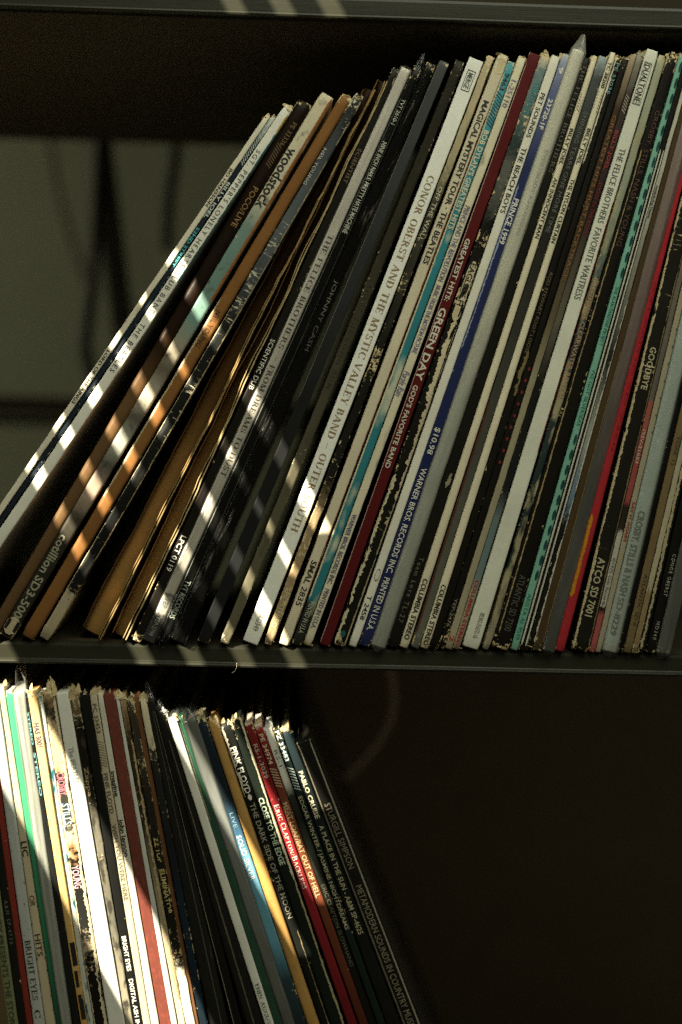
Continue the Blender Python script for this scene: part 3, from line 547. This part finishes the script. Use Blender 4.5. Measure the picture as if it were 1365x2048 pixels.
 (32, 'narrow dark record with red lettering and a teal lower end', (1185, 1198), (967, 981), (.06, .04, .035), K(wear=.18, flk=4, L=.314, bands=[(100, (.30, .28, .22)), (190, (.10, .07, .06)), (420, (.07, .03, .028)), (640, (.16, .145, .10)), (760, (.03, .028, .022)), (980, (.03, .035, .032)), (1040, (.14, .20, .20)), (1150, (.15, .22, .22)), (1190, (.30, .26, .17)), (1290, (.32, .26, .16))], hatch=[(190, 228, 6, .7, (.3, .25, .2))], text=[('BILLY JOEL', 262, 340, .55, 0, (.30, .03, .03), 'b'), ('SONGS IN THE ATTIC', 365, 470, .5, 0, (.22, .02, .02)), ('COLUMBIA STEREO', 1160, 1292, .55, 0, (.34, .035, .03), 'b')])),
 (33, 'thick white record with tall narrow grey capitals and a boxed word', (1201, 1229), (984, 1018), (.66, .66, .55), K(wear=-.15, round=7, ry=.2, L=.3145, blunt=.3, edge=[(.43, .49, 400, 900, (.20, .03, .02), .4)], text=[('DUALTONE', 132, 206, .5, -.06, INK, 'h'), ('THE FELICE BROTHERS', 298, 446, .5, 0, (.10, .10, .085)), ('FAVORITE WAITRESS', 456, 598, .5, 0, (.13, .13, .11)), ('80302-01672-16', 1226, 1276, .3, .1, (.2, .2, .17))], box=[(127, 211, .66, -.06, (.2, .2, .17))])),
 (34, 'mossy green and tan worn record with lettering in dark blue and brown', (1233, 1248), (1025, 1039), (.10, .135, .115), K(wear=.38, crack=.2, flk=6, patch=((.34, .30, .18), 60, .5, 8), bands=[(100, (.36, .38, .27)), (420, (.25, .28, .2)), (560, (.10, .13, .12)), (800, (.05, .085, .085)), (1150, (.03, .055, .055)), (1200, (.16, .13, .09)), (1290, (.35, .3, .2))], wc=(.45, .4, .26), text=[('CREEDENCE CLEARWATER REVIVAL', 555, 800, .66, 0, (.36, .22, .13), 'b')])),
 (35, 'black record with dim brown capitals beside the mossy one', (1250, 1276), (1041, 1076), (.024, .019, .014), K(wear=.16, flk=9, fsz=.007, edge=[(-.34, -.28, 300, 1270, (.36, .28, .13), .8)], text=[('CROSBY, STILLS, NASH & YOUNG', 222, 492, .40, .08, (.095, .045, .035)), ('ATLANTIC SD 7200', 1150, 1262, .40, .1, (.10, .095, .08))])),
 (36, 'mint green record with dark teal dots along its edge', (1277, 1290), (1078, 1093), (.17, .42, .32), K(wear=.06, flk=2, rough=.4, patch=((.14, .36, .28), 50, .55, 4), wc=(.5, .45, .3), dots=[(120, 560, 14, .46, .34, .20, (.006, .05, .052)), (862, 1165, 10, .46, .34, .20, (.006, .05, .052))], text=[('THE ALAN PARSONS PROJECT', 572, 690, .55, .06, (.02, .16, .12)), ("I'VE GOT SILVERSEAS", 740, 850, .5, .06, (.02, .17, .13)), ('ARISTA AL 9599', 1188, 1280, .55, 0, (.03, .2, .15))])),
 (37, 'black folded record with two thin white lines', (1291, 1302), (1094, 1108), (.024, .022, .017), K(wear=-.1, edge=[(-.44, -.20, 300, 1292, (.55, .53, .44), .04), (.18, .42, 300, 1292, (.58, .55, .46), .04)])),
 (38, 'black record with peeling white flakes down its edge', (1303, 1312), (1109, 1121), (.03, .029, .025), K(wear=.34, flk=4, wc=(.62, .6, .5), bands=[(120, (.5, .48, .38)), (330, (.45, .43, .35)), (520, (.25, .24, .2)), (720, (.04, .04, .034)), (860, (.30, .31, .28)), (1000, (.12, .2, .3)), (1040, (.03, .03, .026)), (1290, (.03, .028, .022))], edge=[(.25, .49, 600, 1285, (.6, .57, .46), 1.0)], text=[('reminiscing Dance', 372, 436, .6, 0, (.05, .05, .04), 'b')])),
 (39, 'narrow brown record beside the peeling black one', (1313, 1323), (1122, 1137), (.12, .07, .027), K(wear=.08, edge=[(.36, .48, 700, 1285, (.22, .17, .07), .4)], flk=3)),
 (40, 'dark red and grey record in a long glossy clear sleeve', (1324, 1347), (1139, 1161), (.045, .040, .038), K(wear=-.1, rough=.2, pl=(.16, .008, .8, (.5, .5, .46)), bands=[(100, (.35, .25, .22)), (500, (.28, .17, .15)), (700, (.22, .11, .10)), (850, (.13, .07, .065)), (960, (.06, .05, .048)), (1290, (.035, .038, .038))], edge=[(.30, .46, 200, 980, (.16, .02, .02), .5)])),
 (41, 'glossy bright red record with an orange flame near its foot', (1348, 1359), (1162, 1182), (.50, .016, .026), K(wear=-.05, flk=2, rough=.2, round=2.4, edge=[(-.49, -.05, 1030, 1195, (.52, .21, .015), .25)], text=[('ATLANTIC SD 7260', 560, 900, .36, .1, (.24, .01, .02))])),
 (42, 'thick black record with a ragged cream edge and bold tan capitals', (1362, 1392), (1192, 1226), (.034, .029, .02), K(wear=.16, crack=.32, edge=[(-.49, -.36, 330, 1300, (.52, .44, .26), .8), (.42, .49, 500, 1300, (.28, .22, .12), .7)], flk=6, text=[('GOODBYE', 693, 778, .40, .06, (.42, .38, .24), 'b'), ('ATCO SD 7001', 1116, 1234, .44, 0, (.42, .39, .25), 'b')])),
 (43, 'white and coral banded record with small red and black lettering', (1394, 1404), (1228, 1239), (.46, .44, .36), K(wear=.04, flk=2, bands=[(500, (.2, .16, .12)), (798, (.16, .14, .11)), (806, (.38, .09, .07)), (1000, (.40, .07, .06)), (1012, (.05, .04, .03)), (1060, (.06, .05, .04)), (1066, (.44, .42, .35)), (1212, (.44, .42, .35)), (1216, (.03, .03, .025)), (1224, (.03, .03, .025)), (1228, (.42, .08, .075)), (1300, (.44, .09, .085))], text=[('OSV-21653', 858, 926, .55, 0, (.6, .55, .45)), ('\u00a91975 Ode Records', 1116, 1212, .55, 0, (.08, .08, .07))])),
 (44, 'khaki cream record with small dark marks left of the pale blue sleeve', (1405, 1417), (1240, 1251), (.33, .29, .19), K(wear=.02, flk=2, dots=[(640, 880, 7, .2, .06, .3, (.05, .045, .03))], text=[('SAY IT AGAIN', 1003, 1082, .55, .05, (.30, .035, .02), 'b')])),
 (45, 'pale blue-grey record in a hazy sleeve with outlined dark capitals', (1418, 1448), (1252, 1284), (.54, .62, .56), K(wear=-.1, rough=.3, round=3, patch=((.34, .46, .43), 30, .55, 4), pl=(.22, .010, .7, (.5, .56, .52)), text=[('CROSBY, STILLS & NASH', 1022, 1192, .46, -.04, (.10, .125, .11), 'b'), ('SD-8229', 1196, 1272, .40, -.05, (.10, .13, .115), 'h')])),
 (46, 'thin black record right of the pale blue sleeve', (1449, 1459), (1285, 1295), BK, K(wear=.05, flk=3, fcol=(.3, .2, .1))),
 (47, 'ochre brown record with faint dark capitals near its foot', (1460, 1474), (1296, 1311), (.22, .15, .06), K(wear=.12, flk=4, wc=(.3, .22, .1), text=[('ATLANTIC SD 8', 1148, 1252, .5, .05, (.06, .05, .03)), ('YORK 12', 870, 930, .5, .1, (.07, .055, .03))])),
 (48, 'creased cream record beside the ochre brown one', (1475, 1485), (1312, 1323), (.40, .35, .22), K(wear=.25, crack=.2, flk=5, wc=(.5, .44, .3), bands=[(600, (.30, .27, .18)), (1120, (.42, .37, .24)), (1180, (.4, .34, .2)), (1186, (.28, .2, .09)), (1300, (.26, .18, .08))])),
 (49, 'black record with one frayed tan and blue edge', (1486, 1498), (1324, 1336), (.028, .027, .024), K(wear=.1, flk=3, edge=[(-.3, .1, 560, 800, (.07, .12, .2), .6), (-.3, .05, 780, 1300, (.40, .34, .2), .9)])),
 (50, 'black record with tiny white typewriter capitals at the right edge', (1500, 1519), (1339, 1358), (.022, .02, .016), K(wear=-.05, flk=3, fcol=(.4, .38, .3), text=[('CONOR OBERST', 1108, 1192, .4, .2, (.42, .40, .32), 'w'), ('ND340', 1244, 1280, .38, .1, (.36, .34, .27), 'w')])),
 (51, 'dark record in a grey plastic sleeve, rightmost on the middle shelf', (1522, 1546), (1362, 1386), (.04, .042, .04), K(wear=-.1, pl=(.22, .010, 1.0, (.45, .46, .42)))),
]
Lw = [
 (0, 'olive green record with dark capitals, leftmost on the lower shelf', (-60, -39), (-2, 19), (.20, .22, .10), K(wear=.03, text=[('DISNEY PRESENTS THE STORY', 1800, 2062, .55, 0, (.05, .06, .03), 'h')])),
 (1, 'black record with dim catalogue lettering beside the scarlet one', (-37, -22), (20, 35), (.03, .03, .022), K(wear=.1, text=[('A&M SP-4730', 1800, 1888, .5, 0, (.14, .15, .1), 'w')])),
 (2, 'scarlet crackled record left of the grey speckled one', (-21, -8), (36, 49), (.34, .035, .02), K(wear=.05, crack=.18, wc=(.5, .3, .12))),
 (3, 'grey speckled record with black serif capitals', (-7, 13), (50, 72), (.42, .44, .42), K(wear=-.1, flk=2, patch=((.10, .10, .09), 300, .66, 10), text=[('BRIGHT EYES', 1880, 2000, .52, 0, INK, 's'), ('C', 2020, 2036, .52, 0, INK, 's')])),
 (4, 'tan record divided into blocks by dark bars', (14, 28), (73, 93), (.52, .44, .28), K(wear=.12, crack=.05, flk=3, bars=[(y, y + 4, -.45, .45, (.05, .045, .03)) for y in (1725, 1752, 1782, 1812, 1845, 1915, 1940, 1965, 1992, 2020)], text=[('LIC', 1682, 1712, .7, 0, INK, 'b'), ('OR', 1790, 1812, .6, 0, (.14, .11, .06), 'b'), ('HITS', 1868, 1912, .62, 0, INK)])),
 (5, 'emerald green record left of the silvery plastic sleeve', (29, 43), (94, 106), (.03, .32, .15), K(wear=-.05, flk=3, bands=[(1340, (.7, .68, .6)), (1372, (.7, .68, .6)), (1378, (.04, .36, .18)), (1700, (.03, .30, .14)), (2060, (.02, .13, .07))])),
 (6, 'pale record in a tall silvery plastic sleeve standing above its neighbours', (44, 64), (107, 124), (.40, .41, .36), K(wear=-.1, pl=(.35, .012, 1.2, (.62, .64, .58)), tipd=.05, edge=[(-.1, .1, 1380, 2060, (.3, .31, .28), .5)])),
 (7, 'black record with flaked teal lettering', (65, 72), (125, 140), (.03, .034, .03), K(wear=.1, flk=4, wc=(.3, .4, .38), text=[('STEREO', 1505, 1592, .6, 0, (.16, .36, .36), 'b'), ('STEREO', 1425, 1490, .5, -.1, (.16, .36, .36), 'b')])),
 (8, 'amber orange record with black blocks near its foot', (73, 91), (141, 155), (.62, .35, .09), K(wear=.12, flk=6, wc=(.7, .6, .4), bands=[(1340, (.55, .32, .1)), (1450, (.62, .45, .2)), (1800, (.62, .40, .12)), (2060, (.55, .30, .05))], text=[('HAS 3001', 1446, 1494, .62, -.05, (.12, .07, .12), 'b')], bars=[(1885, 1932, -.25, .45, BK), (1942, 1975, -.25, .45, BK), (1990, 2040, -.25, .45, BK)])),
 (9, 'slim white and teal flecked record right of the amber one', (92, 102), (156, 167), (.55, .58, .52), K(wear=.2, crack=.3, flk=5, wc=(.03, .10, .11), patch=((.02, .14, .18), 90, .55, 10))),
 (10, 'shredded brown and cream record with pink and blue capitals', (103, 128), (168, 195), (.06, .055, .045), K(wear=.46, crack=.1, flk=12, fsz=.010, bands=[(1340, (.40, .26, .12)), (1440, (.05, .045, .035)), (1475, (.55, .42, .24)), (1535, (.55, .36, .14)), (1552, (.05, .045, .04)), (1650, (.10, .09, .07)), (1672, (.6, .5, .33)), (1710, (.35, .18, .06)), (1724, (.03, .03, .026)), (1860, (.04, .04, .035)), (1885, (.5, .4, .25)), (1905, (.025, .022, .018)), (2060, (.03, .026, .02))], edge=[(.28, .49, 1400, 2060, (.68, .58, .4), .9), (-.49, -.40, 1560, 2060, (.6, .52, .36), .8), (-.15, .35, 1466, 1548, (.62, .48, .26), 1.0)], text=[('CROSBY,', 1545, 1592, .58, -.08, (.55, .16, .2), 'b'), ('STILLS,', 1606, 1652, .58, -.06, (.3, .42, .5), 'b'), ('YOUNG', 1730, 1776, .58, -.05, (.55, .35, .4), 'b')])),
 (11, 'broad plain white record with faint grey lettering', (130, 156), (197, 228), (.76, .75, .68), K(wear=-.25, round=8, ry=.12, blunt=.05, text=[('The BEATLES', 1494, 1566, .42, 0, (.42, .41, .36), 'h')], flk=3, fsz=.004)),
 (12, 'black record worn to tan with crumbling edges right of the broad white one', (158, 175), (230, 246), (.05, .045, .035), K(wear=.40, crack=.25, flk=8, fsz=.012, wc=(.55, .48, .31), bands=[(1340, (.35, .22, .1)), (1440, (.03, .026, .02)), (1600, (.035, .03, .022)), (1680, (.20, .18, .13)), (1850, (.17, .16, .12)), (2060, (.35, .31, .21))], patch=((.05, .045, .035), 120, .52, 9), text=[('Zappa', 1534, 1592, .5, 0, (.35, .27, .13), 'b')])),
 (13, 'black record with white blocky lettering near its foot', (177, 196), (247, 264), (.024, .025, .022), K(wear=.02, flk=5, text=[('BRIGHT EYES', 1872, 1942, .52, 0, (.72, .7, .62), 'b'), ('DIGITAL ASH IN', 1958, 2052, .52, 0, (.72, .7, .62), 'b')])),
 (14, 'beige record with hatching and thin dark capitals', (197, 212), (265, 281), (.50, .43, .29), K(wear=.05, flk=6, hatch=[(1480, 1535, 10, .8, (.28, .22, .13))], text=[('PC 33453', 1408, 1466, .55, 0, (.10, .09, .06), 'h'), ('PINK FLOYD', 1546, 1626, .56, 0, (.12, .10, .07), 'h'), ('WISH YOU WERE HERE', 1648, 1800, .56, 0, (.13, .11, .08), 'h')])),
 (15, 'pale record with condensed bold black lower-case words', (213, 225), (282, 297), (.60, .57, .47), K(wear=.08, flk=4, text=[('imagine', 1542, 1592, .75, 0, INK, 'b'), ('john lennon', 1638, 1712, .75, 0, INK, 'b')])),
 (16, 'plain brick red grained record', (226, 249), (298, 321), (.25, .06, .04), K(wear=-.2, round=8, ry=.12, blunt=.2, crack=0, rough=.5, patch=((.23, .055, .036), 300, .5, 4), flk=3, fcol=(.5, .4, .22))),
 (17, 'slim bluish white record right of the brick red one', (250, 257), (322, 333), (.58, .60, .55), K(wear=.0, flk=3)),
 (18, 'tattered tan record with brown streaks', (258, 270), (334, 347), (.34, .24, .12), K(wear=.36, crack=.2, flk=8, bands=[(1340, (.4, .27, .13)), (1480, (.10, .06, .025)), (1640, (.08, .05, .025)), (1800, (.3, .24, .14)), (2060, (.6, .5, .32))], edge=[(.1, .4, 1480, 2000, (.42, .33, .18), 1.0)])),
 (19, 'flaking black record with golden lettering between tan and brown spines', (271, 286), (348, 366), (.04, .035, .025), K(wear=.52, crack=.25, flk=9, wc=(.50, .42, .22), bands=[(1340, (.6, .5, .32)), (1410, (.10, .08, .05)), (1600, (.05, .04, .03)), (1840, (.03, .026, .02)), (1920, (.05, .04, .03)), (1960, (.66, .6, .46)), (2060, (.7, .64, .5))], text=[('ZZ TOP', 1674, 1724, .6, .05, (.5, .40, .16), 'b'), ('ELIMINATOR', 1738, 1828, .6, .05, (.5, .40, .16), 'b')])),
 (20, 'slim rust brown record on the lower shelf', (287, 297), (367, 375), (.24, .10, .035), K(wear=.05, flk=2, fcol=(.4, .2, .08))),
 (21, 'navy and black worn record with a cream crown', (298, 312), (376, 391), (.03, .034, .038), K(wear=.36, crack=.1, flk=8, bands=[(1340, (.66, .58, .4)), (1480, (.55, .48, .32)), (1500, (.05, .05, .045)), (1700, (.03, .035, .04)), (1850, (.02, .05, .085)), (2060, (.02, .04, .06))])),
 (22, 'smoky black record in a loose clear sleeve with curled edge', (313, 328), (393, 430), (.026, .026, .022), K(wear=-.1, pl=(.01, .009, 1.6), edge=[(.1, .16, 1420, 2060, (.13, .14, .11), .3)])),
 (23, 'slim black record with a thin pale edge in the dark part of the row', (330, 337), (431, 453), (.022, .02, .016), K(wear=-.05, edge=[(-.40, -.30, 1420, 2060, (.20, .19, .13), .4)])),
 (24, 'black record in a creased clear sleeve with white crumpled top', (338, 353), (455, 488), (.022, .021, .017), K(wear=-.05, pl=(.01, .006, 2.2), flk=6, fcol=(.75, .75, .7), edge=[(-.1, 0, 1480, 2060, (.22, .2, .13), .4)])),
 (25, 'bright white record with serif lettering near its foot', (355, 373), (490, 508), (.70, .70, .62), K(wear=-.1, flk=3, text=[('THIN AUGUST', 1966, 2056, .45, 0, (.10, .16, .10), 's')])),
 (26, 'glossy green record in clear film', (374, 387), (509, 524), (.012, .17, .085), K(wear=-.05, pl=(.03, .004, .8, (.5, .6, .5)), edge=[(-.49, -.30, 1450, 1640, (.6, .5, .33), .3)])),
 (27, 'silver grey record in a cloudy sleeve', (388, 411), (526, 546), (.22, .235, .22), K(wear=-.05, pl=(.18, .006, 1.0, (.55, .57, .53)), bands=[(1380, (.12, .12, .11)), (1520, (.13, .135, .125)), (1640, (.30, .33, .33)), (1760, (.22, .23, .22)), (2060, (.08, .08, .07))])),
 (28, 'navy record turning sky blue with pale lettering', (412, 432), (548, 571), (.03, .05, .08), K(wear=.1, flk=5, wc=(.5, .42, .25), bands=[(1380, (.3, .25, .14)), (1430, (.03, .05, .08)), (1600, (.02, .035, .05)), (1670, (.05, .16, .28)), (1720, (.13, .36, .52)), (1880, (.10, .30, .42)), (1960, (.04, .09, .11)), (2060, (.03, .05, .06))], text=[('SOLID SILVER', 1670, 1760, .5, 0, (.6, .66, .66), 'h'), ('LIVE', 1625, 1655, .4, .0, (.2, .3, .36))])),
 (29, 'plain ochre gold record with grain', (433, 456), (572, 597), (.46, .25, .055), K(wear=.02, flk=6, round=2.6, patch=((.36, .18, .035), 140, .5, 3), wc=(.6, .5, .3), edge=[(-.49, -.36, 1760, 1900, (.5, .33, .1), .4)])),
 (30, 'black record with white lettering and a small disc emblem', (457, 480), (599, 619), (.024, .026, .022), K(wear=.2, flk=8, edge=[(-.49, -.22, 1445, 1590, (.66, .6, .46), 1.2), (.2, .28, 1860, 2060, (.3, .24, .12), .9)], wc=(.6, .55, .4), text=[('PINK FLOYD', 1494, 1586, .56, 0, (.72, .70, .62), 'b'), ('THE DARK SIDE OF THE MOON', 1606, 1836, .52, 0, (.32, .31, .24), 'h')], dots=[(1588, 1600, 1, .4, .5, 0, (.72, .7, .62))])),
 (31, 'dark green-black record with a cream worn edge and pale green lettering', (481, 504), (621, 647), (.022, .034, .024), K(wear=.08, flk=8, edge=[(.30, .49, 1440, 1760, (.64, .58, .4), .5), (.34, .47, 1750, 2060, (.36, .32, .17), .5)], text=[('CLOSE TO THE EDGE', 1594, 1728, .48, -.1, (.5, .6, .45), 'b')])),
 (32, 'bright red record with white serif small capitals', (506, 524), (652, 671), (.40, .012, .022), K(wear=-.02, flk=4, rough=.3, bands=[(1420, (.5, .4, .28)), (1450, (.3, .02, .02)), (1560, (.26, .012, .016)), (1700, (.42, .014, .024)), (2060, (.24, .012, .016))], text=[('RS-1-3039', 1488, 1556, .5, 0, (.46, .40, .3), 'h'), ('ERIC CLAPTON/BACKLESS', 1608, 1776, .58, 0, (.72, .66, .55), 'sc')])),
 (33, 'rust orange record with tan bold capitals and hatching', (525, 542), (674, 692), (.26, .05, .02), K(wear=.02, flk=5, bands=[(1420, (.66, .6, .5)), (1452, (.6, .5, .4)), (1458, (.42, .02, .02)), (1530, (.22, .035, .022)), (1620, (.26, .07, .025)), (1820, (.25, .06, .02)), (2060, (.16, .03, .014))], hatch=[(1534, 1576, 7, .8, (.45, .3, .2))], text=[('PE 34974', 1468, 1528, .56, 0, (.6, .45, .33), 'b'), ('MEAT LOAF/BAT OUT OF HELL', 1604, 1794, .6, 0, (.46, .34, .19), 'b')])),
 (34, 'record with a white upper spine turning black and dim thin capitals', (543, 560), (693, 710), (.05, .05, .04), K(wear=.0, flk=5, fcol=(.72, .72, .66), bands=[(1410, (.72, .72, .66)), (1560, (.66, .66, .58)), (1590, (.06, .065, .05)), (1640, (.03, .035, .028)), (1700, (.10, .115, .085)), (1750, (.04, .045, .035)), (1790, (.028, .027, .02)), (2060, (.024, .022, .017))], text=[('RS-1', 1500, 1532, .45, 0, (.2, .15, .12)), ('ERIC CLAPTON SLOWHAND', 1768, 1932, .5, 0, (.12, .12, .085))])),  # white upper bands paint a bright reflection on a black glossy spine
 (35, 'black-green record with light blue catalogue number and tan capitals', (561, 575), (711, 726), (.025, .045, .04), K(wear=.06, flk=5, hatch=[(1532, 1582, 8, .8, (.35, .42, .42))], text=[('PZ 33483', 1462, 1522, .62, 0, (.5, .6, .6), 'b'), ('EDGAR WINTER / JASMINE NIGHTDREAMS', 1592, 1858, .58, 0, (.42, .38, .25), 'h')])),
 (36, 'dark teal record with cream capitals beside the clear boxed one', (576, 596), (727, 755), (.024, .035, .035), K(wear=.1, flk=6, bands=[(1430, (.45, .36, .2)), (1456, (.03, .06, .07)), (1600, (.024, .035, .035)), (2060, (.024, .022, .017))], text=[('PABLO CRUISE', 1542, 1636, .44, .0, (.58, .54, .38), 'b'), ('A PLACE IN THE SUN - A&M SP-4625', 1650, 1868, .42, .05, (.36, .33, .21), 'b')])),
 (37, 'black record in a crisp clear sleeve with thin tan capitals, last in the lower row', (599, 629), (758, 791), (.024, .022, .017), K(wear=-.25, round=8, ry=.1, blunt=0, L=.309, pl=(.004, .0035, .25), tipd=.006, edge=[(-.47, -.38, 1465, 2060, (.30, .28, .2), .25), (.39, .49, 1465, 2060, (.58, .55, .42), .12)], text=[('STURGILL SIMPSON', 1606, 1736, .44, 0, (.42, .38, .28)), ('METAMODERN SOUNDS IN COUNTRY MUSIC', 1770, 2060, .44, 0, (.5, .45, .32))])),
]
v, f = tube(spline([px(x, y, 0.002) for x, y in ((474, 1326), (473, 1336), (470, 1342), (464, 1346))], 6), 0.00012, 5)
tag(link('lint_thread', v, f, m_cord), 'fine pale thread hanging from the middle shelf lip', 'thread')
recs = [Rec('u', d) for d in U] + [Rec('l', d) for d in Lw]
specs = []
for r in recs:
    for t in r.o.get('text', []): specs.append((t[0], t[6] if len(t) > 6 else ''))
prepare_text(specs)
for r in recs: r.build()

# ------------------------------------------------------------------ added unseen slatted screen that cuts the low sun into stripes
def toplane(x, y, Q):                     # photo-plane point -> where its sun ray crosses the screen at depth -Q
    T = px(x, y, 0.0); k = Q / -SUNP.y; return T + (SUNP - T) * k
SL = 0.55; QD = 0.60
gobo = empty('sun_gobo', (-0.55, -QD, 0.5), 'unseen slatted screen standing off to the left of the shelves', 'gobo')
m_slat = mat_simple('gobo_wood', (0.10, 0.07, 0.04), 0.7, 30, 0.3)
def slab(name, quad):
    p = [toplane(x, y, QD) for x, y in quad]; v = p + [q + Vector((0, -0.002, 0)) for q in p]
    f = [(0, 1, 2, 3), (7, 6, 5, 4), (0, 4, 5, 1), (1, 5, 6, 2), (2, 6, 7, 3), (3, 7, 4, 0)]
    o = link(name, v, f, m_slat, gobo, smooth=False); o.matrix_parent_inverse = Matrix.Translation(gobo.location).inverted(); return o
def cband(c0, c1, y0, y1): return [(c0 + SL * y0, y0), (c1 + SL * y0, y0), (c1 + SL * y1, y1), (c0 + SL * y1, y1)]
for c0, c1 in ((-1500, -866), (-702, -466), (-431, -366), (-331, -266), (-231, -164), (-129, -54), (-35, 42), (79, 1500)):
    slab('gobo_slat' if c1 - c0 < 300 else 'sun_block', cband(c0, c1, 492, 2500))
slab('sun_block', [(-34 + SL * 1062, 1062), (82 + SL * 1062, 1062), (82 + SL * 2500, 2500), (-34 + SL * 2500, 2500)][:4])  # added blocker ends the rightmost stripe partway down
slab('sun_block', [(-60 + SL * 1150, 1150), (-30 + SL * 1150, 1150), (-30 + SL * 2500, 2500), (-60 + SL * 2500, 2500)])
for c0, c1, yb in ((-466, -366, 1905), (-366, -266, 1800), (-266, -164, 1612)): slab('sun_block', [(c + SL * y, y) for c, y in ((c0 - 4, yb), (c1 + 4, yb), (c1 + 4, 2500), (c0 - 4, 2500))])  # added blockers stop three stripes at their lower ends
slab('sun_block', [(-1300, 40), (2300, 40), (2300, 491), (-1300, 491)])  # added blocker keeps the sun off the band under the top lip
for c0, c1 in ((-1300, 432), (474, 528), (570, 624), (668, 2300)):
    slab('gobo_slat' if c1 - c0 < 300 else 'sun_block', cband(c0, c1, -560, 39))
